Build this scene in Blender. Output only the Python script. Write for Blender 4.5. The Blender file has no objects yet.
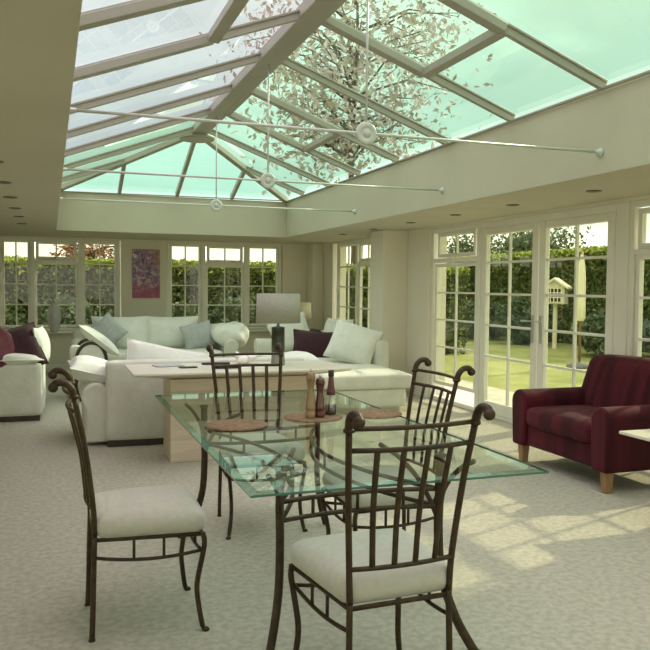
import bpy, bmesh, math, random
from math import sin, cos, pi, radians, atan, sqrt
from mathutils import Vector, Matrix, noise, Euler
random.seed(7)
S = bpy.context.scene
COL = S.collection

# ------------------------------------------------------------------ materials
def _new(name):
    m = bpy.data.materials.new(name); m.use_nodes = True
    nt = m.node_tree; nt.nodes.clear()
    out = nt.nodes.new('ShaderNodeOutputMaterial')
    return m, nt, out

def mat(name, col, rough=.6, col2=None, scale=8., detail=4, bump=0., bscale=60., metal=0., sheen=0., spec=.5, ramp=(.35, .65), stretch=None, coat=0.):
    m, nt, out = _new(name)
    b = nt.nodes.new('ShaderNodeBsdfPrincipled')
    b.inputs['Base Color'].default_value = (*col, 1); b.inputs['Roughness'].default_value = rough
    b.inputs['Metallic'].default_value = metal; b.inputs['Specular IOR Level'].default_value = spec
    b.inputs['Sheen Weight'].default_value = sheen; b.inputs['Coat Weight'].default_value = coat
    tc = nt.nodes.new('ShaderNodeTexCoord'); src = tc.outputs['Object']
    if stretch:
        mp = nt.nodes.new('ShaderNodeMapping'); mp.inputs['Scale'].default_value = stretch
        nt.links.new(src, mp.inputs['Vector']); src = mp.outputs[0]
    if col2:
        n = nt.nodes.new('ShaderNodeTexNoise'); n.inputs['Scale'].default_value = scale; n.inputs['Detail'].default_value = detail
        r = nt.nodes.new('ShaderNodeValToRGB')
        r.color_ramp.elements[0].position = ramp[0]; r.color_ramp.elements[0].color = (*col, 1)
        r.color_ramp.elements[1].position = ramp[1]; r.color_ramp.elements[1].color = (*col2, 1)
        nt.links.new(src, n.inputs['Vector']); nt.links.new(n.outputs[0], r.inputs[0]); nt.links.new(r.outputs[0], b.inputs['Base Color'])
    if bump:
        n2 = nt.nodes.new('ShaderNodeTexNoise'); n2.inputs['Scale'].default_value = bscale; n2.inputs['Detail'].default_value = 3
        bp = nt.nodes.new('ShaderNodeBump'); bp.inputs['Strength'].default_value = bump; bp.inputs['Distance'].default_value = .02
        nt.links.new(src, n2.inputs['Vector']); nt.links.new(n2.outputs[0], bp.inputs['Height']); nt.links.new(bp.outputs[0], b.inputs['Normal'])
    nt.links.new(b.outputs[0], out.inputs[0])
    return m

def glass(name, tint, ior=1.45, gloss=1., rough=.0, base=.0):
    m, nt, out = _new(name)
    t = nt.nodes.new('ShaderNodeBsdfTransparent'); t.inputs[0].default_value = (*tint, 1)
    g = nt.nodes.new('ShaderNodeBsdfGlossy'); g.inputs['Roughness'].default_value = rough; g.inputs[0].default_value = (gloss, gloss, gloss, 1)
    f = nt.nodes.new('ShaderNodeFresnel'); f.inputs[0].default_value = ior
    # the back of a pane reflects like its front
    geo = nt.nodes.new('ShaderNodeNewGeometry')
    mx = nt.nodes.new('ShaderNodeMixShader')
    mul = nt.nodes.new('ShaderNodeMath'); mul.operation = 'MULTIPLY_ADD'; mul.inputs[1].default_value = 1.0; mul.inputs[2].default_value = base
    nt.links.new(f.outputs[0], mul.inputs[0])
    sub = nt.nodes.new('ShaderNodeMath'); sub.operation = 'SUBTRACT'; sub.inputs[0].default_value = 1.
    mm = nt.nodes.new('ShaderNodeMath'); mm.operation = 'MULTIPLY'
    nt.links.new(geo.outputs['Backfacing'], sub.inputs[1]); nt.links.new(mul.outputs[0], mm.inputs[0]); nt.links.new(sub.outputs[0], mm.inputs[1])
    nt.links.new(mm.outputs[0], mx.inputs[0]); nt.links.new(t.outputs[0], mx.inputs[1]); nt.links.new(g.outputs[0], mx.inputs[2])
    nt.links.new(mx.outputs[0], out.inputs[0])
    return m

M = {}
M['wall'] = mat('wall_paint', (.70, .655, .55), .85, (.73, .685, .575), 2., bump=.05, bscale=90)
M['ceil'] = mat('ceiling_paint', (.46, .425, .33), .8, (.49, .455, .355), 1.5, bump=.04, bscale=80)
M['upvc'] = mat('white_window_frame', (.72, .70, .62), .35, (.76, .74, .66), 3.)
M['floor'] = mat('cream_carpet', (.39, .365, .275), .95, (.515, .49, .385), 30, 12, bump=.6, bscale=200, sheen=.1, ramp=(.36, .64))
M['iron'] = mat('bronzed_iron', (.030, .017, .006), .5, (.052, .031, .013), 30., metal=.15, spec=.3, bump=.1, bscale=120)
M['seat'] = mat('cream_seat_fabric', (.43, .405, .33), .9, (.47, .445, .37), 40., bump=.15, bscale=400, sheen=.3)
M['sofa'] = mat('cream_loose_cover', (.58, .575, .49), .95, (.64, .635, .55), 6., bump=.25, bscale=14, sheen=.3)
M['pil'] = mat('white_pillow_cotton', (.66, .67, .60), .95, (.72, .73, .66), 8., bump=.35, bscale=10, sheen=.3)
M['pilg'] = mat('pale_grey_pillow_cotton', (.36, .38, .37), .95, (.42, .44, .43), 12., bump=.3, bscale=12, sheen=.3)
M['burg'] = mat('burgundy_chenille', (.042, .004, .008), .85, (.085, .008, .015), 1., 1, bump=.1, bscale=40, sheen=.04, spec=.2, ramp=(.42, .58), stretch=(9, 6, .3))
M['plum'] = mat('dark_plum_velvet', (.025, .005, .009), .85, (.04, .007, .013), 9., bump=.2, bscale=30, sheen=.08)
M['rose'] = mat('dusky_rose_velvet', (.10, .018, .03), .85, (.14, .028, .042), 9., bump=.2, bscale=30, sheen=.15)
M['oak'] = mat('oak_wood', (.24, .135, .055), .5, (.32, .19, .085), 12., stretch=(1, 1, .1))
M['dark'] = mat('dark_wood', (.03, .02, .012), .4, (.05, .032, .02), 12.)
M['stone'] = mat('travertine', (.58, .50, .38), .35, (.70, .62, .50), 5., 8, stretch=(.6, .6, 6))
M['stonep'] = mat('travertine_pedestal', (.50, .40, .30), .5, (.60, .50, .385), 5., 8, stretch=(.5, .5, 5))
M['stonet'] = mat('pale_stone_top', (.66, .62, .50), .28, (.72, .68, .57), 3., 6)
M['cork'] = mat('cork_mat', (.13, .08, .036), .85, (.24, .155, .075), 60., 5, bump=.4, bscale=160)
M['beech'] = mat('beech_wood', (.20, .13, .055), .4, (.27, .18, .085), 20., stretch=(1, 1, .15), coat=.3)
M['mahog'] = mat('red_mahogany', (.075, .012, .007), .3, (.10, .018, .01), 20., stretch=(1, 1, .15), coat=.4)
M['soy'] = mat('dark_sauce', (.02, .008, .005), .2)
M['redcap'] = mat('bottle_neck_red', (.11, .03, .025), .3)
M['black'] = mat('black_plastic', (.02, .02, .018), .4)
M['shade'] = mat('grey_linen_shade', (.29, .30, .235), .9, (.33, .34, .27), 80., bump=.2, bscale=300)
M['shade2'] = mat('cream_linen_shade', (.80, .72, .52), .9, (.84, .76, .56), 80.)
M['column'] = mat('dark_olive_column', (.035, .035, .018), .35, (.05, .048, .026), 10.)
M['lampfoot'] = mat('greenish_clouded_resin', (.22, .24, .18), .25)
M['rod'] = mat('white_rod', (.50, .53, .47), .35)
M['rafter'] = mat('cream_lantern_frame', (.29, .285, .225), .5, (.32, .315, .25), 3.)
M['steel'] = mat('brushed_steel', (.55, .55, .5), .3, metal=.9)
M['dlhole'] = mat('dark_lamp_bowl', (.06, .05, .035), .3)
M['dlring'] = mat('aged_steel_ring', (.16, .14, .10), .35, metal=.5)
M['bulb'] = mat('unlit_bulb_glass', (.35, .33, .27), .15)
M['vase'] = mat('smoked_grey_ceramic', (.50, .49, .49), .2, (.60, .58, .58), 6.)
M['china'] = mat('white_china', (.85, .83, .76), .2)
M['grass'] = mat('lawn_grass', (.17, .20, .04), .9, (.30, .31, .10), 1.2, 6, bump=.6, bscale=30)
M['patio'] = mat('patio_slabs', (.42, .40, .33), .8, (.52, .49, .41), 4., 6)
M['leaf'] = mat('hedge_leaf', (.07, .095, .02), .6, (.20, .235, .05), 9., 3)
M['leafn'] = mat('new_growth_leaf', (.30, .36, .05), .6, (.48, .52, .10), 6., 3)  # sunlight on the hedge tops put into the leaf colour
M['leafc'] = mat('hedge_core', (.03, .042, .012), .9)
M['leafb'] = mat('shrub_leaf', (.05, .085, .035), .6, (.13, .17, .08), 6., 3)
M['leaft'] = mat('tree_leaf', (.05, .09, .03), .6, (.14, .18, .08), 3., 3)
M['leafr'] = mat('copper_leaf', (.28, .10, .035), .6, (.42, .18, .06), 3., 3)
M['leafp'] = mat('silvery_pink_leaf', (.42, .34, .32), .6, (.62, .54, .50), 3., 3)  # pink cast of reflected branches put into the leaf colour
M['bark'] = mat('bark', (.09, .06, .04), .9, (.15, .11, .08), 8.)
M['render'] = mat('cream_painted_boards', (.72, .66, .45), .8)
M['canvas'] = mat('cream_canvas', (.85, .78, .56), .9)
M['brick'] = mat('outer_brick', (.30, .17, .10), .9, (.38, .23, .14), 9.)
M['roofout'] = mat('grey_roofing', (.16, .16, .16), .8)
M['gw'] = glass('clear_window_glass', (.86, .88, .80), 1.45)
M['gr'] = glass('mint_solar_glass', (.86, .95, .91), 1.5)
M['gl'] = glass('lavender_solar_glass', (.94, .875, .985), 1.5)  # lavender reflection put into the tint of the left panes
M['gt'] = glass('clear_table_glass', (.90, .965, .94), 1.52)
M['gb'] = glass('clear_bottle_glass', (.84, .87, .80), 1.5, rough=.08, base=.12)
M['gedge'] = mat('green_glass_edge', (.05, .14, .10), .1, coat=.5)

def tabbevel():
    m, nt, out = _new('bevelled_glass_edge')
    t = nt.nodes.new('ShaderNodeBsdfTransparent'); t.inputs[0].default_value = (.55, .78, .68, 1)
    g = nt.nodes.new('ShaderNodeBsdfGlossy'); g.inputs['Roughness'].default_value = .03
    mx = nt.nodes.new('ShaderNodeMixShader'); mx.inputs[0].default_value = .16
    nt.links.new(t.outputs[0], mx.inputs[1]); nt.links.new(g.outputs[0], mx.inputs[2]); nt.links.new(mx.outputs[0], out.inputs[0])
    return m
M['gbev'] = tabbevel()

def painting_mat():
    m, nt, out = _new('abstract_paint')
    b = nt.nodes.new('ShaderNodeBsdfPrincipled'); b.inputs['Roughness'].default_value = .5
    tc = nt.nodes.new('ShaderNodeTexCoord')
    n = nt.nodes.new('ShaderNodeTexNoise'); n.inputs['Scale'].default_value = 13; n.inputs['Detail'].default_value = 7; n.inputs['Distortion'].default_value = 1.2
    r = nt.nodes.new('ShaderNodeValToRGB'); cr = r.color_ramp
    cr.elements[0].position = .32; cr.elements[0].color = (.07, .06, .13, 1)
    cr.elements[1].position = .70; cr.elements[1].color = (.8, .7, .75, 1)
    for p, c in ((.42, (.20, .13, .26)), (.48, (.38, .16, .26)), (.53, (.28, .24, .42)), (.60, (.55, .36, .36))):
        e = cr.elements.new(p); e.color = (*c, 1)
    nt.links.new(tc.outputs['Object'], n.inputs['Vector']); nt.links.new(n.outputs[0], r.inputs[0])
    sx = nt.nodes.new('ShaderNodeSeparateXYZ'); nt.links.new(tc.outputs['Object'], sx.inputs[0])
    mr = nt.nodes.new('ShaderNodeMapRange'); mr.inputs[1].default_value = .32; mr.inputs[2].default_value = .05; mr.inputs[3].default_value = 0; mr.inputs[4].default_value = .8
    nt.links.new(sx.outputs[2], mr.inputs[0])
    mx = nt.nodes.new('ShaderNodeMix'); mx.data_type = 'RGBA'; mx.inputs[7].default_value = (.42, .06, .12, 1)
    nt.links.new(mr.outputs[0], mx.inputs[0]); nt.links.new(r.outputs[0], mx.inputs[6])
    mr2 = nt.nodes.new('ShaderNodeMapRange'); mr2.inputs[1].default_value = .06; mr2.inputs[2].default_value = .2; mr2.inputs[3].default_value = 0; mr2.inputs[4].default_value = .65
    nt.links.new(sx.outputs[0], mr2.inputs[0])
    mul = nt.nodes.new('ShaderNodeMath'); mul.operation = 'MULTIPLY'
    mr3 = nt.nodes.new('ShaderNodeMapRange'); mr3.inputs[1].default_value = .35; mr3.inputs[2].default_value = .7
    nt.links.new(sx.outputs[2], mr3.inputs[0]); nt.links.new(mr2.outputs[0], mul.inputs[0]); nt.links.new(mr3.outputs[0], mul.inputs[1])
    mx2 = nt.nodes.new('ShaderNodeMix'); mx2.data_type = 'RGBA'; mx2.inputs[7].default_value = (.42, .25, .10, 1)
    nt.links.new(mul.outputs[0], mx2.inputs[0]); nt.links.new(mx.outputs[2], mx2.inputs[6]); nt.links.new(mx2.outputs[2], b.inputs['Base Color'])
    nt.links.new(b.outputs[0], out.inputs[0])
    return m
M['paint'] = painting_mat()

# ------------------------------------------------------------------ mesh builder
class MB:
    def __init__(s): s.v = []; s.f = []; s.sm = []; s.mi = []; s.cur = 0
    def add(s, vs, fs, smooth=False):
        o = len(s.v); s.v += [tuple(p) for p in vs]
        for f in fs: s.f.append([i + o for i in f]); s.sm.append(smooth); s.mi.append(s.cur)
        return s
    def box(s, x0, x1, y0, y1, z0, z1):
        vs = [(x, y, z) for z in (z0, z1) for y in (y0, y1) for x in (x0, x1)]
        return s.add(vs, [(0, 2, 3, 1), (4, 5, 7, 6), (0, 1, 5, 4), (1, 3, 7, 5), (3, 2, 6, 7), (2, 0, 4, 6)])
    def tube(s, pts, r, n=10, cap=True, closed=False, flat=1., up=None):
        P = [Vector(p) for p in pts]; N = len(P)
        rr = r if isinstance(r, (list, tuple)) else [r] * N
        T = []
        for i in range(N):
            a = P[(i - 1) % N] if (closed or i > 0) else P[i]; b = P[(i + 1) % N] if (closed or i < N - 1) else P[i]
            T.append((b - a).normalized())
        ref = Vector(up) if up else (Vector((0, 0, 1)) if abs(T[0].z) < .9 else Vector((1, 0, 0)))
        u = (ref - T[0] * ref.dot(T[0])).normalized()
        vs = []
        for i in range(N):
            u = (u - T[i] * u.dot(T[i])).normalized(); w = T[i].cross(u)
            for k in range(n):
                a = 2 * pi * k / n
                vs.append(P[i] + u * (cos(a) * rr[i]) + w * (sin(a) * rr[i] * flat))
        fs = []
        for i in range(N if closed else N - 1):
            j = (i + 1) % N
            for k in range(n):
                fs.append((i * n + k, i * n + (k + 1) % n, j * n + (k + 1) % n, j * n + k))
        s.add(vs, fs, True)
        if cap and not closed:
            o = len(s.v) - N * n
            s.f.append([o + k for k in range(n)][::-1]); s.sm.append(False); s.mi.append(s.cur)
            s.f.append([o + (N - 1) * n + k for k in range(n)]); s.sm.append(False); s.mi.append(s.cur)
        return s
    def lathe(s, prof, c=(0, 0, 0), n=24, axis=None):
        c = Vector(c); q = Vector((0, 0, 1)).rotation_difference(Vector(axis)) if axis else None
        vs = []
        for r, z in prof:
            for k in range(n):
                a = 2 * pi * k / n; p = Vector((r * cos(a), r * sin(a), z))
                if q: p = q @ p
                vs.append(c + p)
        fs = []
        for i in range(len(prof) - 1):
            for k in range(n):
                fs.append((i * n + k, i * n + (k + 1) % n, (i + 1) * n + (k + 1) % n, (i + 1) * n + k))
        s.add(vs, fs, True)
        o = len(s.v) - len(prof) * n
        if prof[0][0] > 1e-4: s.f.append([o + k for k in range(n)][::-1]); s.sm.append(False); s.mi.append(s.cur)
        if prof[-1][0] > 1e-4: s.f.append([o + (len(prof) - 1) * n + k for k in range(n)]); s.sm.append(False); s.mi.append(s.cur)
        return s
    def ball(s, c, r, n=14, m=8, sc=(1, 1, 1)):
        vs = []; fs = []
        for i in range(m + 1):
            t = pi * i / m
            for k in range(n):
                a = 2 * pi * k / n
                vs.append((c[0] + r * sc[0] * sin(t) * cos(a), c[1] + r * sc[1] * sin(t) * sin(a), c[2] - r * sc[2] * cos(t)))
        for i in range(m):
            for k in range(n):
                fs.append((i * n + k, i * n + (k + 1) % n, (i + 1) * n + (k + 1) % n, (i + 1) * n + k))
        return s.add(vs, fs, True)
    def prism(s, poly, d, a, b, smooth=False):
        """poly = 2D outline; d = axis letter extruded from a to b (poly in the other two axes, in xyz order)"""
        def P(u, v, w): return {'x': (w, u, v), 'y': (u, w, v), 'z': (u, v, w)}[d]
        n = len(poly)
        vs = [P(u, v, a) for u, v in poly] + [P(u, v, b) for u, v in poly]
        fs = [(i, (i + 1) % n, n + (i + 1) % n, n + i) for i in range(n)]
        s.add(vs, fs, smooth)
        o = len(s.v) - 2 * n
        s.f.append([o + i for i in range(n)][::-1]); s.sm.append(False); s.mi.append(s.cur)
        s.f.append([o + n + i for i in range(n)]); s.sm.append(False); s.mi.append(s.cur)
        return s
    def rbox(s, x0, x1, y0, y1, z0, z1, r=.05, n=10, bulge=(0, 0, 0), wob=0., seed=0, taper=None):
        """soft rounded box; bulge = outward swell of each pair of faces"""
        c = Vector(((x0 + x1) / 2, (y0 + y1) / 2, (z0 + z1) / 2)); h = Vector(((x1 - x0) / 2, (y1 - y0) / 2, (z1 - z0) / 2))
        r = min(r, *h); hi = h - Vector((r, r, r))
        cache = {}; vs = []; fs = []
        def put(p):
            key = tuple(round(q, 5) for q in p)
            if key in cache: return cache[key]
            q = Vector([p[i] * h[i] for i in range(3)])
            k = Vector([max(-hi[i], min(hi[i], q[i])) for i in range(3)])
            d = q - k
            if d.length > 1e-9: q = k + d.normalized() * r
            f = [1 - min(1, abs(p[i])) ** 2 for i in range(3)]
            w = Vector((math.copysign(bulge[0] * f[1] * f[2], p[0]) * (abs(p[0]) ** 2),
                        math.copysign(bulge[1] * f[0] * f[2], p[1]) * (abs(p[1]) ** 2),
                        math.copysign(bulge[2] * f[0] * f[1], p[2]) * (abs(p[2]) ** 2)))
            q += w
            if taper: q = taper(q, h)
            q += c
            if wob:
                nv = noise.noise_vector((q + Vector((seed * 3.1, seed * 1.7, seed))) * 5)
                q += nv * wob
            cache[key] = len(vs); vs.append(q); return cache[key]
        # denser near edges
        ts = [-1 + 2 * i / n for i in range(n + 1)]
        ts = [math.copysign(1 - (1 - abs(t)) ** 1.4, t) for t in ts]
        for ax in range(3):
            for sg in (-1, 1):
                a, b = [(1, 2), (2, 0), (0, 1)][ax]
                for i in range(n):
                    for j in range(n):
                        q = []
                        for (ii, jj) in ((i, j), (i + 1, j), (i + 1, j + 1), (i, j + 1)):
                            p = [0, 0, 0]; p[ax] = sg; p[a] = ts[ii]; p[b] = ts[jj]; q.append(put(p))
                        fs.append(q if sg > 0 else q[::-1])
        return s.add(vs, fs, True)
    def pillow(s, w, h, t, seed=0, wob=.012, n=14):
        """pillow standing in XZ, thickness along Y, centred on the origin, with pulled-out corners"""
        vs = []; fs = []
        for side in (1, -1):
            for i in range(n + 1):
                for j in range(n + 1):
                    u = -1 + 2 * i / n; v = -1 + 2 * j / n
                    e = max(0, (1 - abs(u) ** 2.6)) * max(0, (1 - abs(v) ** 2.6))
                    th = t / 2 * e ** .5
                    pin = 1 - .07 * (1 - u * u) * abs(v) ** 3; pin2 = 1 - .07 * (1 - v * v) * abs(u) ** 3
                    p = Vector((u * w / 2 * pin2, side * th, v * h / 2 * pin))
                    p += noise.noise_vector(Vector((u * 1.6 + seed * 5, v * 1.6, side * .3 + seed))) * wob * (1 if e > 0 else .4) if e > 0 else noise.noise_vector(Vector((u * 1.6 + seed * 5, v * 1.6, seed))) * wob * .4
                    vs.append(p)
        N = (n + 1) ** 2
        for i in range(n):
            for j in range(n):
                a = i * (n + 1) + j
                fs.append((a, a + 1, a + n + 2, a + n + 1)); fs.append((N + a, N + a + n + 1, N + a + n + 2, N + a + 1))
        s.add(vs, fs, True)
        # piping seam
        ring = [(i, 0) for i in range(n)] + [(n, j) for j in range(n)] + [(n - i, n) for i in range(n)] + [(0, n - j) for j in range(n)]
        s.tube([vs[i * (n + 1) + j] for i, j in ring], .006, 6, closed=True, up=(0, 1, 0))
        return s
    def leaves(s, pts, size, flat=.5):
        for p in pts:
            p = Vector(p)
            a = Vector((random.gauss(0, 1), random.gauss(0, 1), random.gauss(0, 1))).normalized()
            b = a.cross(Vector((random.gauss(0, 1), random.gauss(0, 1), random.gauss(0, 1)))).normalized()
            z = size * random.uniform(.6, 1.4)
            c = a.cross(b) * z * .15
            o = len(s.v)
            s.v += [tuple(p - a * z), tuple(p + b * z * flat + c), tuple(p + a * z), tuple(p - b * z * flat + c)]
            s.f.append([o, o + 1, o + 2, o + 3]); s.sm.append(False); s.mi.append(s.cur)
        return s
    def build(s, name, m, parent=None, loc=(0, 0, 0), rot=(0, 0, 0), bevel=0., seg=2, sharp=40):
        me = bpy.data.meshes.new(name); me.from_pydata(s.v, [], s.f)
        ms = m if isinstance(m, (list, tuple)) else [m]
        for k in ms: me.materials.append(k)
        for p, sm, mi in zip(me.polygons, s.sm, s.mi): p.use_smooth = sm; p.material_index = mi
        me.validate(); me.update()
        o = bpy.data.objects.new(name, me); COL.objects.link(o)
        o.location = loc; o.rotation_euler = rot
        if parent: o.parent = parent
        if bevel:
            b = o.modifiers.new('Bevel', 'BEVEL'); b.width = bevel; b.segments = seg; b.limit_method = 'ANGLE'; b.harden_normals = False
            for p in me.polygons: p.use_smooth = True
            me.set_sharp_from_angle(angle=radians(sharp))
        return o

def tag(o, label, cat, group=None, kind=None):
    o['label'] = label; o['category'] = cat
    if group: o['group'] = group
    if kind: o['kind'] = kind
    return o
def struct(o): o['kind'] = 'structure'; return o
def empty(name, loc=(0, 0, 0), rz=0.):
    o = bpy.data.objects.new(name, None); o.empty_display_size = .1; COL.objects.link(o)
    o.location = loc; o.rotation_euler = (0, 0, rz); return o
def copy_tree(o, parent=None):
    c = o.copy(); COL.objects.link(c)
    if parent: c.parent = parent
    for ch in list(o.children): copy_tree(ch, c)
    return c
def bez(p0, p1, p2, p3, n=10):
    p0, p1, p2, p3 = map(Vector, (p0, p1, p2, p3))
    return [p0 * (1 - t) ** 3 + p1 * 3 * t * (1 - t) ** 2 + p2 * 3 * t * t * (1 - t) + p3 * t ** 3 for t in [i / n for i in range(n + 1)]]
def smooth_path(pts, n=5):
    P = [Vector(p) for p in pts]; P = [2 * P[0] - P[1]] + P + [2 * P[-1] - P[-2]]; out = []
    for i in range(1, len(P) - 2):
        for k in range(n):
            t = k / n; a, b, c, d = P[i - 1:i + 3]
            out.append(.5 * ((2 * b) + (c - a) * t + (2 * a - 5 * b + 4 * c - d) * t * t + (3 * b - a - 3 * c + d) * t ** 3))
    out.append(P[-2]); return out

# ------------------------------------------------------------------ room constants
H = 1.42
XR, YF, XL, YB = 4.6, 13.5, -3.0, -2.6      # right wall, far wall, left wall, back wall
SOF = 2.2; TOP = 2.75                       # soffit height, top of the upstand
LX0, LX1, LY0, LY1 = .09, 3.5, -.2, 11.8    # lantern opening

# floor
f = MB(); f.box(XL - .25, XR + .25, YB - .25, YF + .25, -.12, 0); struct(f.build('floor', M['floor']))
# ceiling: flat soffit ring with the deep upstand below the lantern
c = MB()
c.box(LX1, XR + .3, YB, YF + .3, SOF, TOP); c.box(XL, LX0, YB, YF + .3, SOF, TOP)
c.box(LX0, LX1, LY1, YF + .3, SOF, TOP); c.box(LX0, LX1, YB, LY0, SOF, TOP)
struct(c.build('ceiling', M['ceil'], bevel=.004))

def wall_x(name, x0, x1, u0, u1, z0, z1, openings):   # wall running along Y
    m = MB(); _wall(m, openings, u0, u1, z0, z1, lambda a, b, c_, d: m.box(x0, x1, a, b, c_, d)); return struct(m.build(name, M['wall']))
def wall_y(name, y0, y1, u0, u1, z0, z1, openings):
    m = MB(); _wall(m, openings, u0, u1, z0, z1, lambda a, b, c_, d: m.box(a, b, y0, y1, c_, d)); return struct(m.build(name, M['wall']))
def _wall(m, ops, u0, u1, z0, z1, bx):
    u = u0
    for a, b, c_, d in sorted(ops):
        if a > u: bx(u, a, z0, z1)
        if c_ > z0: bx(a, b, z0, c_)
        if d < z1: bx(a, b, d, z1)
        u = b
    if u < u1: bx(u, u1, z0, z1)

GA = (-.78, 1.13); GB = (1.88, 3.94)
WZ0, WZ1 = .66, 2.17
R3 = (10.55, 12.68); R4 = (7.86, 9.04); RD = (5.50, 7.86); R5 = (4.05, 5.50)  # R5 widened out of view to let in a band of sun
wall_y('wall_far', YF, YF + .25, XL, XR + .25, 0, SOF, [(GA[0], GA[1], WZ0, WZ1), (GB[0], GB[1], WZ0, WZ1)])
wall_x('wall_right', XR, XR + .25, YB, YF, 0, SOF, [(R3[0], R3[1], WZ0, WZ1), (R5[0], R4[1], 0, 2.17), (-1.6, 2.6, .66, 2.17)])
wall_x('wall_left', XL - .25, XL, YB, YF + .25, 0, SOF, [(-1.5, 4.0, .05, 2.1)])
wall_y('wall_back', YB - .25, YB, XL, XR + .25, 0, SOF, [(-2.4, 4.0, .05, 2.1)])  # unseen back opening added to let in sky light
pier = MB(); pier.box(4.23, XR, 9.68, 10.12, 0, SOF); pier.box(4.40, XR, 13.16, YF, 0, SOF)
struct(pier.build('trim_1', M['wall'], bevel=.006))
bb = MB(); bb.box(XL, 4.40, YF - .018, YF, 0, .12); struct(bb.build('baseboard_far', M['upvc'], bevel=.004))
bb = MB(); bb.box(XR - .018, XR, 9.04, 9.68, 0, .12); bb.box(XR - .018, XR, 10.12, 13.16, 0, .12); bb.box(XR - .018, XR, YB, 4.05, 0, .12)
struct(bb.build('baseboard_right', M['upvc'], bevel=.004))

# ------------------------------------------------------------------ windows
class Fr:
    """frame builder: plane 'y' (u = X, wall at Y=w) or 'x' (u = Y, wall at X=w); depth measured outwards from the room face"""
    def __init__(s, plane, w): s.p = plane; s.w = w
    def box(s, mb, u0, u1, d0, d1, z0, z1):
        if s.p == 'y': mb.box(u0, u1, s.w + d0, s.w + d1, z0, z1)
        else: mb.box(s.w + d0, s.w + d1, u0, u1, z0, z1)

def lattice(F, root, u0, u1, z0, z1, cols, rows, dep=.05, sash=.045, zs=None, name='glazing_bars'):
    """a sash with its glass and bars inside u0..u1, z0..z1 (glass opening)"""
    s = MB(); t = sash
    F.box(s, u0 - t, u0, dep, dep + .05, z0 - t, z1 + t); F.box(s, u1, u1 + t, dep, dep + .05, z0 - t, z1 + t)
    F.box(s, u0, u1, dep, dep + .05, z0 - t, z0); F.box(s, u0, u1, dep, dep + .05, z1, z1 + t)
    so = s.build('sash', M['upvc'], root, bevel=.005)
    g = MB(); F.box(g, u0 - .005, u1 + .005, dep + .022, dep + .028, z0 - .005, z1 + .005); g.build('glass', M['gw'], so)
    b = MB()
    for i in range(1, cols):
        u = u0 + (u1 - u0) * i / cols; F.box(b, u - .011, u + .011, dep + .012, dep + .038, z0, z1)
    for z in (zs if zs else [z0 + (z1 - z0) * i / rows for i in range(1, rows)]):
        F.box(b, u0, u1, dep + .0125, dep + .0375, z - .011, z + .011)
    if b.v: b.build(name, M['upvc'], so)
    return so

def outer(F, root, u0, u1, z0, z1, mull, t=.05, dep=.03, d2=.10, bottom=True):
    s = MB()
    F.box(s, u0, u0 + t, dep, d2, z0, z1); F.box(s, u1 - t, u1, dep, d2, z0, z1)
    F.box(s, u0 + t, u1 - t, dep, d2, z1 - t, z1)
    if bottom: F.box(s, u0 + t, u1 - t, dep, d2, z0, z0 + t)
    for a, b in mull: F.box(s, a, b, dep, d2, z0 + (t if bottom else 0), z1 - t)
    return s.build('frame', M['upvc'], root, bevel=.006)
def catch(F, root, u, z, up=True):
    m = MB(); F.box(m, u - .012, u + .012, .02, .05, z - .03, z + .03); F.box(m, u - .008, u + .008, .005, .02, z - .09, z + .015)
    m.build('window_catch', M['upvc'], root, bevel=.003)

def three_bay(n, F, b, fans):
    """b = list of (u0,u1) glass openings"""
    u0 = b[0][0] - .09; u1 = b[-1][1] + .09
    w = struct(empty('window_%d' % n)); 
    outer(F, w, u0, u1, WZ0, WZ1, [((b[i][1] + b[i + 1][0]) / 2 - .035, (b[i][1] + b[i + 1][0]) / 2 + .035) for i in range(len(b) - 1)], t=.05)
    for i, (a, c_) in enumerate(b):
        if i in fans:
            lattice(F, w, a + .03, c_ - .03, 1.885, 2.09, 2, 1)
            lattice(F, w, a, c_, .765, 1.755, 2, 3, dep=.06)
            t = MB(); F.box(t, a - .04, c_ + .04, .035, .10, 1.795, 1.84); t.build('transom', M['upvc'], w, bevel=.005)
            catch(F, w, (a + c_) / 2, 1.845)
        else:
            lattice(F, w, a, c_, .765, 2.105, 2, 4)
            catch(F, w, a - .035 if F.p == 'y' else c_ + .03, 1.42)
    s = MB(); F.box(s, u0 - .05, u1 + .05, -.10, .05, WZ0 - .035, WZ0); s.build('window_sill', M['upvc'], w, bevel=.008)
    return w
FY = Fr('y', YF); FX = Fr('x', XR)
three_bay(1, FY, [(-.69, -.34), (-.20, .40), (.55, 1.02)], {1})
three_bay(2, FY, [(1.98, 2.44), (2.60, 3.21), (3.35, 3.84)], {1})
three_bay(3, FX, [(10.66, 10.76), (10.93, 11.57), (11.74, 12.46)], {1})
# window 4: tall fixed light with fanlight beside the doors
w4 = struct(empty('window_4')); outer(FX, w4, R4[0], R4[1], 0, 2.17, [], t=.05)
lattice(FX, w4, 8.02, 8.86, 1.855, 2.07, 2, 1); lattice(FX, w4, 7.98, 8.93, .25, 1.69, 2, 4, dep=.055, zs=[1.37, 1.03, .69])
t = MB(); FX.box(t, R4[0] + .05, R4[1] - .05, .035, .10, 1.745, 1.80); t.build('transom', M['upvc'], w4, bevel=.005)
catch(FX, w4, 8.44, 1.80)
w5 = struct(empty('window_5')); outer(FX, w5, R5[0], R5[1] - .10, 0, 2.17, [], t=.05)
lattice(FX, w5, 4.18, 5.28, 1.81, 2.06, 4, 1); lattice(FX, w5, 4.15, 5.30, .25, 1.68, 4, 4, dep=.055, zs=[1.36, 1.01, .66])
t = MB(); FX.box(t, R5[0] + .05, R5[1] - .15, .035, .10, 1.72, 1.765); t.build('transom', M['upvc'], w5, bevel=.005)
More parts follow.
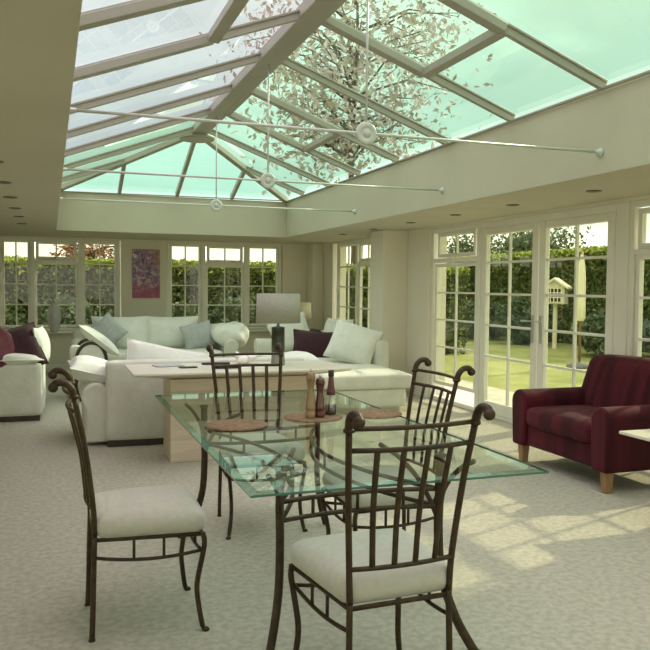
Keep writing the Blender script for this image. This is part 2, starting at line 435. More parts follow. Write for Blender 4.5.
# french doors
tr = MB(); FX.box(tr, R5[1] - .10, R5[1] + .06, .02, .10, 0, 2.17); FX.box(tr, RD[1] - .06, RD[1], .02, .10, 0, 2.17); FX.box(tr, RD[0] + .06, RD[1] - .06, .02, .10, 2.10, 2.17); FX.box(tr, RD[0] + .06, RD[1] - .06, .0, .12, 0, .035)
struct(tr.build('trim_2', M['upvc'], bevel=.006))
def leaf(n, u0, u1, hs):
    d = struct(empty('door_%d' % n)); s = MB(); t = .10
    z0, z1 = .035, 2.10
    FX.box(s, u0, u0 + t, .02, .08, z0, z1); FX.box(s, u1 - t, u1, .02, .08, z0, z1); FX.box(s, u0 + t, u1 - t, .02, .08, z0, z0 + .13); FX.box(s, u0 + t, u1 - t, .02, .08, z1 - .075, z1)
    s.build('door_frame', M['upvc'], d, bevel=.008)
    g = MB(); FX.box(g, u0 + t - .005, u1 - t + .005, .048, .054, z0 + .125, z1 - .07); g.build('glass', M['gw'], d)
    b = MB(); um = (u0 + u1) / 2; FX.box(b, um - .012, um + .012, .038, .066, z0 + .13, z1 - .075)
    for z in (1.715, 1.365, 1.015, .665): FX.box(b, u0 + t, u1 - t, .0385, .0655, z - .012, z + .012)
    b.build('glazing_bars', M['upvc'], d)
    h = MB(); FX.box(h, hs - .018, hs + .018, .008, .022, .88, 1.16)
    h.tube([(XR + .015, hs, 1.10), (XR - .045, hs, 1.10), (XR - .05, hs + (.11 if hs > um else -.11) * -1, 1.10)], .009, 8)
    h.build('door_handle', M['steel'], d, bevel=.002)
    k = MB(); FX.box(k, (u0 if hs > um else u1) - .015, (u0 if hs > um else u1) + .015, .0, .022, 1.95, 2.04); k.build('hinge', M['upvc'], d)
leaf(1, 6.70, 7.79, 6.76); leaf(2, 5.57, 6.68, 6.62)

# ------------------------------------------------------------------ roof lantern
RZ = 3.44; RX = (LX0 + LX1) / 2; HW = (LX1 - LX0) / 2
RY0, RY1 = LY0 + HW, LY1 - HW
lan = tag(empty('roof_lantern', (RX, (LY0 + LY1) / 2, TOP)), 'long hipped glass roof lantern with cream frame over the whole room', 'roof lantern')
LO = Vector((RX, (LY0 + LY1) / 2, TOP))
def L(x, y, z): return Vector((x, y, z)) - LO
def beam(mb, a, b, w, d, up=(0, 0, 1)):
    a = Vector(a); b = Vector(b); t = (b - a).normalized(); s = t.cross(Vector(up)).normalized() * (w / 2); u = s.cross(t).normalized() * (d / 2)
    vs = [p + q for p in (a, b) for q in (-s - u, s - u, s + u, -s + u)]
    mb.add(vs, [(0, 3, 2, 1), (4, 5, 6, 7), (0, 1, 5, 4), (1, 2, 6, 5), (2, 3, 7, 6), (3, 0, 4, 7)])
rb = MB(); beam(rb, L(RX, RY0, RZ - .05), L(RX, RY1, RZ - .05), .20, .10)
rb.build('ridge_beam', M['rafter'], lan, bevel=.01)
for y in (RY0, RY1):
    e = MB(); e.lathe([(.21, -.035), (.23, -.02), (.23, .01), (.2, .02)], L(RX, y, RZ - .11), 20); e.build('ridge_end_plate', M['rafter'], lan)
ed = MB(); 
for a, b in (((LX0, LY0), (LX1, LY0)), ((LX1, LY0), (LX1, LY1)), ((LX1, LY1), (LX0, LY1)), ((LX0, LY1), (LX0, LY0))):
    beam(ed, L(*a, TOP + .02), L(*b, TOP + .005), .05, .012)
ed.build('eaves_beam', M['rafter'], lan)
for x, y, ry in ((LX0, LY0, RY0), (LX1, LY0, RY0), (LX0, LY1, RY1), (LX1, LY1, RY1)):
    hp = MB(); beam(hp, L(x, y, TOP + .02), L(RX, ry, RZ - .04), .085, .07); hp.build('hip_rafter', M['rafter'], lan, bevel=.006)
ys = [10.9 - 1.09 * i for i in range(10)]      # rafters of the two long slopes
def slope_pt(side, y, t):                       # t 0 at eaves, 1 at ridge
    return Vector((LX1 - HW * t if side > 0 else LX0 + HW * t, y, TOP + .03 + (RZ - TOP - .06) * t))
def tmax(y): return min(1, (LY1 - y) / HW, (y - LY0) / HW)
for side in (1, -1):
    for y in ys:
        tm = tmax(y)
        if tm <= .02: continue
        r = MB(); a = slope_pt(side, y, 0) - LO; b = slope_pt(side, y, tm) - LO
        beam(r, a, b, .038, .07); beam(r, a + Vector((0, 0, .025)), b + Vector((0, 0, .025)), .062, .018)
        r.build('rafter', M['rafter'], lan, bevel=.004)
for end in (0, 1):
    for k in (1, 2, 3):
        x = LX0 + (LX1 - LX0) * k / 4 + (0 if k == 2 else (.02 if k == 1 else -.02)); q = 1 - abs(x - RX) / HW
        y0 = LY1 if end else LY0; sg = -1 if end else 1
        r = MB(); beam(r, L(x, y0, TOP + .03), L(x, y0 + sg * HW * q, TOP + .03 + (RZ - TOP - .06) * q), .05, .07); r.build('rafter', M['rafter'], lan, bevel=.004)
# glass panes between the rafters
edges = sorted([LY0] + [y for y in ys if LY0 < y < LY1] + [LY1])
for side in (1, -1):
    for a, b in zip(edges, edges[1:]):
        pts = [(a, 0), (b, 0), (b, tmax(b)), (a, tmax(a))]
        for yy in (RY0, RY1):
            if a < yy < b: pts.insert(3, (yy, 1))
        pts = [p for i, p in enumerate(pts) if p != pts[i - 1]]
        if len(pts) < 3: continue
        vs = [slope_pt(side, y, t) - LO + Vector((0, 0, .03)) for y, t in pts]
        g = MB(); n = len(vs)
        lo = vs if side < 0 else vs[::-1]
        g.add([v for v in lo] + [v + Vector((0, 0, .008)) for v in lo], [tuple(range(n)), tuple(range(2 * n - 1, n - 1, -1))] + [(i, i + n, (i + 1) % n + n, (i + 1) % n) for i in range(n)])
        m_ = M['gl'] if (side < 0 and (a + b) / 2 < 8.2) else M['gr']  # nearer left panes carry the painted lavender reflection
        g.build('glass_pane', m_, lan)
for end in (0, 1):
    y0 = LY1 if end else LY0; ry = RY1 if end else RY0
    xs = [LX0, LX0 + (LX1 - LX0) / 4 + .02, RX, LX1 - (LX1 - LX0) / 4 - .02, LX1]
    for a, b in zip(xs, xs[1:]):
        def hp(x): q = 1 - abs(x - RX) / HW; return L(x, y0 + (ry - y0) * q, TOP + .06 + (RZ - TOP - .06) * q)
        vs = [L(a, y0, TOP + .06), L(b, y0, TOP + .06), hp(b), hp(a)]
        vs = [v for i, v in enumerate(vs) if (v - vs[i - 1]).length > 1e-3]
        g = MB(); n = len(vs); lo = vs if not end else vs[::-1]
        g.add(lo + [v + Vector((0, 0, .008)) for v in lo], [tuple(range(n)), tuple(range(2 * n - 1, n - 1, -1))] + [(i, i + n, (i + 1) % n + n, (i + 1) % n) for i in range(n)])
        g.build('glass_pane', M['gr'], lan)
# opening roof vents: cross bars with a heavier frame
def vent(side, ya, yb, t0, t1):
    v = MB()
    P = lambda y, t: slope_pt(side, y, t) - LO - Vector((0, 0, .01))
    for p, q in ((P(ya, t0), P(yb, t0)), (P(ya, t1), P(yb, t1)), (P(ya, t0), P(ya, t1)), (P(yb, t0), P(yb, t1))): beam(v, p, q, .085, .06)
    v.build('roof_vent_frame', M['rafter'], lan, bevel=.006)
vent(1, ys[3], ys[2], .40, .95); vent(1, ys[6], ys[5], .46, 1.0); vent(-1, ys[6], ys[5], .0, .58)

# tie rods with bosses
def tie(y, label):
    o = tag(empty('tie_rod', (RX, y, 2.345)), label, 'tie rod', 'white tie rods across the roof lantern')
    r = MB(); r.tube([(-HW, 0, 0), (HW, 0, 0)], .009, 8); r.build('rod', M['rod'], o)
    h = MB(); h.tube([(0, 0, 0), (0, 0, RZ - .1 - 2.345)], .007, 8); h.build('hanger', M['rod'], o)
    b = MB(); b.lathe([(.0, -.014), (.022, -.014), (.024, -.009), (.036, -.009), (.040, -.013), (.058, -.013), (.066, -.009), (.069, 0), (.066, .009), (.058, .013), (.040, .013), (.036, .009), (.024, .009), (.022, .014), (0, .014)], (0, 0, 0), 24, axis=(0, 1, 0)); b.build('boss', M['rod'], o)
    for s in (-1, 1):
        e = MB(); e.lathe([(.03, 0), (.03, .012), (.014, .02), (.012, .05)], (s * HW, 0, 0), 16, axis=(-s, 0, 0)); e.build('end_plate', M['rod'], o)
tie(4.38, 'white tie rod with round boss nearest the camera across the lantern')
tie(6.62, 'middle white tie rod with round boss across the roof lantern')
tie(8.86, 'farthest white tie rod with small round boss near the far wall')

# downlights
def downlight():
    o = empty('downlight')
    r = MB(); r.lathe([(.040, -.001), (.045, -.008), (.058, -.008), (.060, 0)], (0, 0, 0), 20); r.build('trim_ring', M['dlring'], o)
    r = MB(); r.lathe([(0, .001), (.039, .001), (.041, -.004), (.037, -.004), (.028, -.001), (0, -.001)], (0, 0, 0), 20); r.build('bulb', M['dlhole'], o)
    return o
dl = downlight(); first = True
ordn = ['nearest', 'second', 'third', 'fourth', 'fifth', 'sixth']
for side, x, yl in (('right soffit above the french doors', 4.04, [5.13, 6.27, 7.35, 8.43, 9.55, 10.7]), ('left soffit', -.33, [5.4, 6.46, 7.53, 8.58, 9.6, 10.7])):
    for k, y in enumerate(yl):
        o = dl if first else copy_tree(dl); first = False
        o.location = (x, y, SOF)
        tag(o, 'small round recessed downlight, %s of the row in the %s' % (ordn[k], side), 'downlight', 'recessed downlights in the soffits')

# ------------------------------------------------------------------ dining chairs (faces +Y, origin between rear feet)
def make_chair():
    o = empty('dining_chair')
    s = MB()
    def tp(q, h):
        k = .83 + .17 * (q.y / h.y + 1) / 2
        e = (1 - min(1, (q.x / h.x) ** 2)) * (1 - min(1, (q.y / h.y) ** 2))
        return Vector((q.x * k, q.y, q.z + (.018 * e if q.z > 0 else 0)))
    s.rbox(-.242, .242, -.002, .442, .403, .508, r=.05, n=12, bulge=(.004, .006, .006), taper=tp); s.build('seat', M['seat'], o)
    R = .0112
    for sx in (-1, 1):
        l = MB(); l.tube(smooth_path([(sx * .186, -.012, 0), (sx * .185, -.008, .12), (sx * .182, -.004, .28), (sx * .18, 0, .42)]), R, 8); l.lathe([(.014, 0), (.014, .008), (.0, .012)], (sx * .186, -.012, 0), 10); l.build('leg', M['iron'], o)
        l = MB(); l.tube(smooth_path([(sx * .226, .435, 0), (sx * .221, .425, .02), (sx * .208, .412, .10), (sx * .204, .405, .19), (sx * .216, .425, .31), (sx * .224, .432, .37), (sx * .222, .425, .41)]), [R * .8] * 5 + [R] * 26, 8)
        l.lathe([(.015, 0), (.016, .007), (.009, .014), (.0, .015)], (sx * .227, .437, 0), 10); l.build('leg', M['iron'], o)
        p = MB(); p.tube(smooth_path([(sx * .18, 0, .42), (sx * .186, -.006, .55), (sx * .204, -.035, .78), (sx * .222, -.075, .985)]), R, 8)
        po = p.build('back_post', M['iron'], o)
        q = MB(); q.tube(smooth_path([(sx * .222, -.075, .985), (sx * .224, -.085, 1.02), (sx * .224, -.108, 1.043), (sx * .224, -.138, 1.045), (sx * .224, -.155, 1.03)]), .0145, 8)
        q.ball((sx * .224, -.152, 1.028), .0195); q.lathe([(.011, -.008), (.018, -.005), (.018, .005), (.011, .008)], (sx * .222, -.076, .99), 12); q.build('finial', M['iron'], po)
    def arc(x, y, z, bow, n=8): return [(x * (-1 + 2 * i / n), y - bow * (1 - (-1 + 2 * i / n) ** 2), z) for i in range(n + 1)]
    t = MB(); t.tube(arc(.222, -.076, .995, .035), .008, 8); t.build('top_rail', M['iron'], o)
    t = MB(); t.tube(arc(.216, -.062, .925, .035), .0085, 8); t.build('top_rail', M['iron'], o)
    t = MB(); t.tube(arc(.187, -.007, .535, .02), .0085, 8); t.build('lower_rail', M['iron'], o)
    for k in range(4):
        u = -1 + 2 * (k + 1) / 5; w = 1 - u * u
        a = Vector((u * .187, -.007 - .02 * w, .535)); b = Vector((u * .216, -.062 - .035 * w, .925))
        m = MB(); m.tube(smooth_path([a, a.lerp(b, .5) + Vector((0, .012, 0)), b]), .0108, 8, flat=.55, up=(1, 0, 0)); m.build('slat', M['iron'], o)
    fr = MB(); fr.tube([(-.18, 0, .405), (.18, 0, .405), (.222, .425, .405), (-.222, .425, .405)], .009, 8, closed=True); fr.build('seat_frame', M['iron'], o)
    for a, b in (((-.183, 0), (-.213, .422)), ((.183, 0), (.213, .422)), ((-.213, .422), (.213, .422))):
        A = Vector((*a, .335)); B = Vector((*b, .335)); st = MB()
        st.tube([A.lerp(B, i / 8) - Vector((0, 0, .02 * (1 - (2 * i / 8 - 1) ** 2))) for i in range(9)], .0075, 8)
        for k in (.36, .64): q = A.lerp(B, k); st.tube([q - Vector((0, 0, .018)), q + Vector((0, 0, .068))], .0065, 6)
        st.build('stretcher', M['iron'], o)
    return o
ch = make_chair()
chairs = [((.16, 3.37, 0), -pi / 2, 'iron dining chair on the left side of the glass table, standing clear of it'),
          ((1.165, 4.70, 0), pi, 'iron dining chair at the far end of the glass table, facing the camera'),
          ((1.725, 3.46, 0), pi / 2, 'iron dining chair on the right side of the table before the french doors'),
          ((1.065, 2.26, 0), radians(2.5), 'nearest iron dining chair, its back to the camera at the near table end')]
for i, (l, r, lab) in enumerate(chairs):
    o = ch if i == 0 else copy_tree(ch)
    o.location = l; o.rotation_euler = (0, 0, r)
    tag(o, lab, 'chair', 'wrought iron dining chairs with cream seats')

# ------------------------------------------------------------------ glass table
tb = tag(empty('dining_table', (1.125, 3.49, 0)), 'large clear glass dining table on bronzed wrought iron legs', 'table')
hx, hy = .545, 1.165; zt = .78; e = .028
g = MB()
g.add([(-hx + e, -hy + e, zt), (hx - e, -hy + e, zt), (hx - e, hy - e, zt), (-hx + e, hy - e, zt)], [(0, 1, 2, 3)])
g.add([(-hx, -hy, zt - .013), (-hx, hy, zt - .013), (hx, hy, zt - .013), (hx, -hy, zt - .013)], [(0, 1, 2, 3)])
g.cur = 1
for a, b in (((-1, -1), (1, -1)), ((1, -1), (1, 1)), ((1, 1), (-1, 1)), ((-1, 1), (-1, -1))):
    g.add([(a[0] * hx, a[1] * hy, zt - .005), (b[0] * hx, b[1] * hy, zt - .005), (b[0] * (hx - e), b[1] * (hy - e), zt), (a[0] * (hx - e), a[1] * (hy - e), zt)], [(0, 1, 2, 3)])
g.cur = 2
for a, b in (((-1, -1), (1, -1)), ((1, -1), (1, 1)), ((1, 1), (-1, 1)), ((-1, 1), (-1, -1))):
    g.add([(a[0] * hx, a[1] * hy, zt - .013), (b[0] * hx, b[1] * hy, zt - .013), (b[0] * hx, b[1] * hy, zt - .005), (a[0] * hx, a[1] * hy, zt - .005)], [(0, 1, 2, 3)])
g.build('glass_top', [M['gt'], M['gbev'], M['gedge']], tb)
zu = zt - .013
for sx in (-1, 1):
    for sy in (-1, 1):
        l = MB(); P = lambda a, b, z: (sx * a, sy * b, z)
        l.tube(smooth_path([P(.43, .88, .0), P(.378, .815, .12), P(.338, .765, .28), P(.328, .75, .45), P(.33, .75, .60), P(.33, .755, zu - .012)]), .0195, 10, flat=.8)
        l.lathe([(.022, 0), (.022, .01), (.0, .014)], P(.433, .882, 0), 12)
        lo = l.build('leg', M['iron'], tb)
        b = MB(); b.tube(smooth_path([P(.328, .75, .56), P(.342, .785, .65), P(.375, .83, .72), P(.41, .88, zu - .008)]), .010, 8)
        b.tube(smooth_path([P(.328, .75, .50), P(.30, .66, .62), P(.25, .56, .71), P(.19, .47, zu - .008)]), .010, 8)
        b.build('brace', M['iron'], lo)
        d = MB(); d.lathe([(.024, 0), (.024, .010)], P(.33, .755, zu - .010), 14); d.build('glass_pad', M['black'], lo)
for a, b, bow in (((-.33, -.75), (.33, -.75), (0, .05)), ((-.33, .75), (.33, .75), (0, -.05)), ((-.33, -.75), (-.33, .75), (.22, 0)), ((.33, -.75), (.33, .75), (-.22, 0))):
    r = MB(); A = Vector((*a, 0)); B = Vector((*b, 0)); W = Vector((*bow, 0)); n = 14
    c_ = [A.lerp(B, i / n) + W * (1 - (2 * i / n - 1) ** 2) for i in range(n + 1)]
    for z in (.625, .555): r.tube([p + Vector((0, 0, z)) for p in c_], .0095, 8)
    for k in (3, 7, 11): r.tube([c_[k] + Vector((0, 0, .555)), c_[k] + Vector((0, 0, .625))], .007, 6)
    r.build('apron_rail', M['iron'], tb)

# placemats and condiments
for x, y, lab in ((.805, 3.50, 'round woven cork placemat at the left of the glass table'), (1.215, 3.61, 'round cork placemat under the mills and sauce bottle'), (1.545, 3.63, 'round cork placemat at the right of the glass table by the chair')):
    m = MB(); m.lathe([(.140, 0), (.145, .003), (.143, .007), (.11, .008), (.10, .0072), (.07, .008), (.05, .0072), (0, .008)], (0, 0, 0), 40)
    tag(m.build('placemat', M['cork'], loc=(x, y, zt)), lab, 'placemat', 'round cork placemats')
mz = zt + .008
def mill(name, m_, loc, h, lab):
    o = tag(empty(name, loc), lab, 'mill')
    b = MB(); k = h / .185
    b.lathe([(.022, 0), (.025, .004), (.025, .018), (.022, .024), (.0245, .030), (.0245, .036), (.0225, .042), (.0235, .048), (.0205, .075), (.0165, .105 * 1), (.0155, .115), (.019, .132), (.020, .138)][:0] + [(r, z * k) for r, z in [(.023, 0), (.025, .004), (.025, .022), (.0225, .026), (.0225, .029), (.025, .033), (.024, .045), (.020, .075), (.0155, .105), (.0155, .118), (.020, .136), (.021, .140)]], (0, 0, 0), 24)
    b.build('body', m_, o)
    c_ = MB(); c_.lathe([(r, z * k) for r, z in [(.020, .141), (.023, .146), (.0235, .156), (.020, .168), (.012, .175), (.005, .177)]], (0, 0, 0), 24)
    c_.build('cap', m_, o)
    n = MB(); n.lathe([(.004, .175 * k), (.0065, .180 * k), (.0065, .186 * k), (0, .190 * k)], (0, 0, 0), 12); n.build('knob', M['steel'], o)
mill('pepper_mill', M['beech'], (1.190, 3.575, mz), .235, 'tall pale beech pepper mill, leftmost of the condiments on the placemat')
mill('salt_mill', M['mahog'], (1.240, 3.58, mz), .205, 'dark red wooden mill between the pale mill and the sauce bottle')
bo = tag(empty('sauce_bottle', (1.318, 3.64, mz)), 'glass sauce bottle with red neck, black cap and dark sauce in its base', 'bottle')
b = MB(); b.lathe([(.025, 0), (.029, .004), (.030, .02), (.028, .06), (.021, .09), (.016, .11)], (0, 0, 0), 24); b.v = [(x, y, z * 1.16) for x, y, z in b.v]; b.build('bottle_body', M['gb'], bo)
b = MB(); b.lathe([(.0, .003), (.026, .004), (.0285, .012), (.028, .042), (0, .042)], (0, 0, 0), 24); b.v = [(x, y, z * 1.16) for x, y, z in b.v]; b.build('sauce', M['soy'], bo)
b = MB(); b.lathe([(.0235, .085), (.021, .10), (.016, .125), (.013, .155), (.012, .165)], (0, 0, 0), 24); b.v = [(x, y, z * 1.16) for x, y, z in b.v]; b.build('neck', M['redcap'], bo)
b = MB(); b.lathe([(.0135, .164), (.0145, .166), (.0145, .188), (.013, .191)], (0, 0, 0), 24); b.v = [(x, y, z * 1.16) for x, y, z in b.v]; b.build('bottle_cap', M['black'], bo)

# ------------------------------------------------------------------ console table of stone
cs = tag(empty('console_table', (1.55, 6.50, 0)), 'cream stone console table with wide travertine pedestal behind the sofa', 'table')
t = MB()
def slab(mb, x0, x1, y0, y1, z0, z1, ins, lip=.018):
    top = [(x0, y0), (x1, y0), (x1, y1), (x0, y1)]; bot = [(x0 + ins, y0 + ins), (x1 - ins, y0 + ins), (x1 - ins, y1 - ins), (x0 + ins, y1 - ins)]
    vs = [(x, y, z0) for x, y in bot] + [(x, y, z1 - lip) for x, y in top] + [(x, y, z1) for x, y in top]
    mb.add(vs, [(3, 2, 1, 0), (8, 9, 10, 11)] + [(i, (i + 1) % 4, 4 + (i + 1) % 4, 4 + i) for i in range(4)] + [(4 + i, 4 + (i + 1) % 4, 8 + (i + 1) % 4, 8 + i) for i in range(4)])
slab(t, -.96, .82, -.46, .30, .675, .75, .26); t.build('table_top', M['stonet'], cs, bevel=.004)
p = MB(); p.box(-.65, .53, -.24, .16, 0, .675); p.build('pedestal', M['stonep'], cs, bevel=.006)
# table lamp
lp = tag(empty('table_lamp', (1.85, 6.46, .75)), 'large table lamp with grey drum shade on a dark column, on the console', 'lamp')
b = MB(); b.lathe([(.060, 0), (.060, .012), (.055, .10), (.055, .115)], (0, 0, 0), 28); b.build('lamp_foot', M['lampfoot'], lp)
b = MB(); b.lathe([(.056, .115), (.057, .12), (.057, .325), (.04, .33), (.012, .335), (.012, .40)], (0, 0, 0), 28); b.build('lamp_base', M['column'], lp)
b = MB(); b.lathe([(.190, .365), (.193, .365), (.185, .615), (.181, .615), (.181, .61), (.189, .37)], (0, 0, 0), 40)
b.f = [q for q in b.f if len(q) < 10]; b.sm = b.sm[:len(b.f)]; b.mi = b.mi[:len(b.f)]
b.build('lamp_shade', M['shade'], lp)
b = MB(); b.tube([(-.18, 0, .58), (.18, 0, .58)], .003, 6); b.tube([(0, -.18, .58), (0, .18, .58)], .003, 6); b.tube([(0, 0, .40), (0, 0, .58)], .004, 6); b.ball((0, 0, .45), .03); b.build('shade_carrier', M['steel'], lp)
# things on the console
ph = MB(); ph.rbox(-.075, .075, -.035, .035, 0, .012, r=.006, n=4); tag(ph.build('phone', M['black'], loc=(1.065, 6.40, .75), rot=(0, 0, .1)), 'small black handset lying on the left part of the console', 'phone')
for x, y, z, w, lab in ((1.34, 6.62, .75, .12, 'flat dark box on the console just left of the chair back'), (1.36, 6.28, .75, .10, 'thin dark remote on the console edge behind the far chair')):
    k = MB(); k.rbox(-w, w, -.03, .03, 0, .02, r=.006, n=4); tag(k.build('remote_control', M['black'], loc=(x, y, z)), lab, 'remote control')
ng = MB(); ng.rbox(-.12, .12, -.08, .08, 0, .012, r=.005, n=4); tag(ng.build('magazine', M['pilg'], loc=(.93, 6.58, .75), rot=(0, 0, .15)), 'closed pale magazine lying at the left of the console', 'magazine')
# white china dove
dv = MB()
dv.lathe([(0, 0), (.035, .002), (.06, .02), (.062, .04), (.045, .065), (.02, .075), (0, .077)], (0, 0, 0), 20)
dv.ball((-.05, 0, .085), .024); dv.tube([(-.035, 0, .05), (-.048, 0, .085)], [.03, .02], 10); dv.tube([(.04, 0, .045), (.10, 0, .055), (.135, 0, .075)], [.035, .02, .006], 10, flat=1.6); dv.tube([(-.07, 0, .085), (-.09, 0, .082)], [.007, .001], 8)
tag(dv.build('dove_ornament', M['china'], loc=(1.58, 6.62, .75)), 'small white china dove standing on the console', 'ornament')

# ------------------------------------------------------------------ sofas
def rolled_arm(mb, x0, x1, y0, y1, z1, out, r=.12):
    """arm running along Y with a rolled top leaning to the outside (out = -1 or +1)"""
    xm = (x0 + x1) / 2; w = (x1 - x0) / 2
    poly = []
    cx = xm + out * .02; cz = z1 - r
    n = 14
    poly.append((x0 if out > 0 else x1 , .03)); 
    a0, a1 = (pi, -.35) if out > 0 else (0, pi + .35)
    for i in range(n + 1):
        a = a0 + (a1 - a0) * i / n; poly.append((cx + r * cos(a), cz + r * sin(a)))
    poly.append((x1 - .02 if out > 0 else x0 + .02, cz - r * .9)); poly.append((x1 - .01 if out > 0 else x0 + .01, .03))
    if out < 0: pass
    mb.prism(poly, 'y', y0, y1, smooth=True)

def sofa_base(name, loc, rz, w, d, label, seats, back_h=.76, arm_h=.62, arm_w=.22, left_arm=True, right_arm=True, group=None, backw=.22):
    """faces +Y; origin centre of the rear foot line"""
    o = tag(empty(name, loc, rz), label, 'sofa', group)
    b = MB(); b.rbox(-w / 2 + .01, w / 2 - .01, .02, d - .02, .05, .30, r=.03, n=6); b.build('base', M['sofa'], o)
    pl = MB(); pl.box(-w / 2 + .03, w / 2 - .03, .04, d - .04, 0, .06); pl.build('plinth', M['dark'], o)
    b = MB(); b.rbox(-w / 2 + (.02), w / 2 - (.02), 0, backw, .06, back_h, r=.035, n=10, bulge=(0, .006, .004)); b.build('backrest', M['sofa'], o)
    for sx, on in ((-1, left_arm), (1, right_arm)):
        if not on: continue
        a = MB(); rolled_arm(a, min(sx * w / 2, sx * (w / 2 - arm_w)), max(sx * w / 2, sx * (w / 2 - arm_w)), .10, d - .01, arm_h, sx, r=arm_w / 2)
        ao = a.build('arm', M['sofa'], o, bevel=.015)
    x0 = -w / 2 + (arm_w if left_arm else .02); x1 = w / 2 - (arm_w if right_arm else .02)
    for k in range(seats):
        a = x0 + (x1 - x0) * k / seats; c_ = x0 + (x1 - x0) * (k + 1) / seats
        s = MB(); s.rbox(a + .004, c_ - .004, backw - .01, d + .01, .29, .45, r=.05, n=10, bulge=(0, .01, .02), wob=.006, seed=k); s.build('seat_cushion', M['sofa'], o)
    return o

def cushion(name, mt, w, h, t, loc, rot, label, group=None, seed=1, cat='cushion'):
    m = MB(); m.pillow(w, h, t, seed); o = m.build(name, M[mt], loc=loc, rot=rot)
    return tag(o, label, cat, group)

# near sofa, its back towards the camera
ns = sofa_base('sofa', (1.37, 7.0, 0), 0, 1.86, 1.0, 'white sofa seen from behind, just beyond the stone console', 2, back_h=.755, left_arm=False, right_arm=False)
for sx in (-1, 1):
    a = MB(); rolled_arm(a, min(sx * 1.10, sx * .84), max(sx * 1.10, sx * .84), .12, 1.02, .56, sx, r=.13); a.build('arm', M['sofa'], ns, bevel=.02)
cushion('cushion', 'pil', .46, .72, .24, (.38, 7.50, .635), (radians(-90), radians(14), 0), 'crumpled white cushion lying over the left arm of the nearer sofa', seed=3)
cushion('cushion', 'pil', .80, .42, .20, (1.02, 7.34, .66), (radians(-20), radians(12), 0), 'plump pale cushion leaning inside the left back corner of the nearer sofa', seed=4)
cushion('cushion', 'pil', .46, .60, .22, (2.28, 7.45, .66), (radians(-90), radians(-10), 0), 'crumpled white cushion on the right arm of the nearer sofa', seed=5)

# far sofa, facing the camera
fs = sofa_base('sofa', (1.50, 12.65, 0), pi, 2.38, 1.05, 'white three-cushion sofa facing the camera below the purple painting', 3, back_h=.74, arm_h=.62)
for x, w, s, lab in ((.98, .85, 11, 'large white cushion at the left on the far sofa'), (1.75, .85, 12, 'large white cushion right of centre on the far sofa, below the second window')):
    cushion('cushion', 'pil', w, .52, .24, (x + .03, 12.22, .70), (radians(-14), 0, 0), lab, 'large white back cushions on the far sofa', seed=s)
cushion('cushion', 'pilg', .42, .42, .16, (.80, 11.95, .73), (radians(-16), radians(45), radians(-15)), 'pale grey cushion standing on its corner at the left of the far sofa', seed=13)
cushion('cushion', 'pilg', .50, .40, .16, (2.15, 11.98, .66), (radians(-16), radians(-12), radians(10)), 'pale grey cushion leaning at the right of the far sofa', seed=14)

th = MB(); th.rbox(-.26, .26, -.42, .42, -.14, .15, r=.12, n=16, bulge=(.02, .02, .03), wob=.07, seed=9)
tag(th.build('throw', M['pil'], loc=(2.62, 12.05, .66)), 'bunched white throw heaped over the right arm of the far sofa', 'throw')
# wood-framed armchair at the left end of the far sofa
wc = tag(empty('armchair', (.35, 10.2, 0), -pi / 2), 'cream upholstered armchair with dark curved wooden arm at the left end of the far sofa', 'armchair')
b = MB(); b.rbox(-.28, .28, .0, .58, .22, .44, r=.05, n=8, bulge=(0, 0, .02)); b.build('seat', M['sofa'], wc)
b = MB(); b.rbox(-.28, .28, -.12, .02, .25, .66, r=.05, n=8); b.build('backrest', M['sofa'], wc)
for sx in (-1, 1):
    a = MB(); n = 16
    pts = [(sx * .31, -.05, .06), (sx * .31, -.055, .35)] + [(sx * .31, .12 - .175 * cos(pi * i / n), .52 + .20 * sin(pi * i / n)) for i in range(n + 1)] + [(sx * .31, .31, .34)]
    a.tube(pts, .020, 8); ao = a.build('arm', M['dark'], wc)
    q = MB(); q.prism([(.12 - .155 * cos(pi * i / n), .50 + .20 * sin(pi * i / n)) for i in range(n + 1)] + [(.275, .30), (-.035, .30)], 'x', sx * .285, sx * .31); q.build('arm_panel', M['pil'], ao)
for x, y in ((-.25, .0), (.25, .0), (-.25, .52), (.25, .52)):
    l = MB(); l.tube([(x, y, 0), (x, y, .23)], [.016, .026], 8); l.build('leg', M['dark'], wc)
cushion('cushion', 'pil', .60, .36, .15, (.57, 10.0, .745), (radians(-90), radians(38), 0), 'white cushion draped over the curved wooden arm of the armchair', seed=21)

# right-hand sofa below the side window, facing left, open at its near end
rs = tag(empty('sofa', (4.16, 9.82, 0), pi / 2), 'long white sofa under the side window, its open chaise end towards the camera', 'sofa')
# local: faces +Y (-> -X), x runs along world Y
b = MB(); b.rbox(-1.68, 1.70, .16 + .12, 1.28, .05, .27, r=.03, n=8); b.build('base', M['sofa'], rs)
b = MB(); b.box(-1.62, 1.66, .34, 1.24, 0, .06); b.build('plinth', M['sofa'], rs)
b = MB(); b.rbox(-.62, 1.70, .0, .22, .06, .76, r=.09, n=10, bulge=(.02, 0, .01)); b.build('backrest', M['sofa'], rs)
b = MB(); rolled_arm(b, 1.50, 1.72, .1, 1.24, .64, 1, r=.11); b.build('arm', M['sofa'], rs, bevel=.015)
for k, (a, c_) in enumerate(((-1.70, -.42), (-.41, .55), (.56, 1.50))):
    s = MB(); s.rbox(a, c_, .20, 1.30, .26, .44, r=.045, n=10, bulge=(0, .006, .025), wob=.006, seed=k + 5); s.build('seat_cushion', M['sofa'], rs)
cushion('cushion', 'pil', .64, .54, .24, (3.72, 9.45, .69), (radians(-18), radians(16), radians(-38)), 'largest white cushion, at the near end of the side window sofa', seed=31)
cushion('cushion', 'plum', .62, .42, .18, (3.45, 10.2, .62), (radians(-20), radians(4), radians(-15)), 'dark plum cushion in the middle of the side window sofa', seed=32)
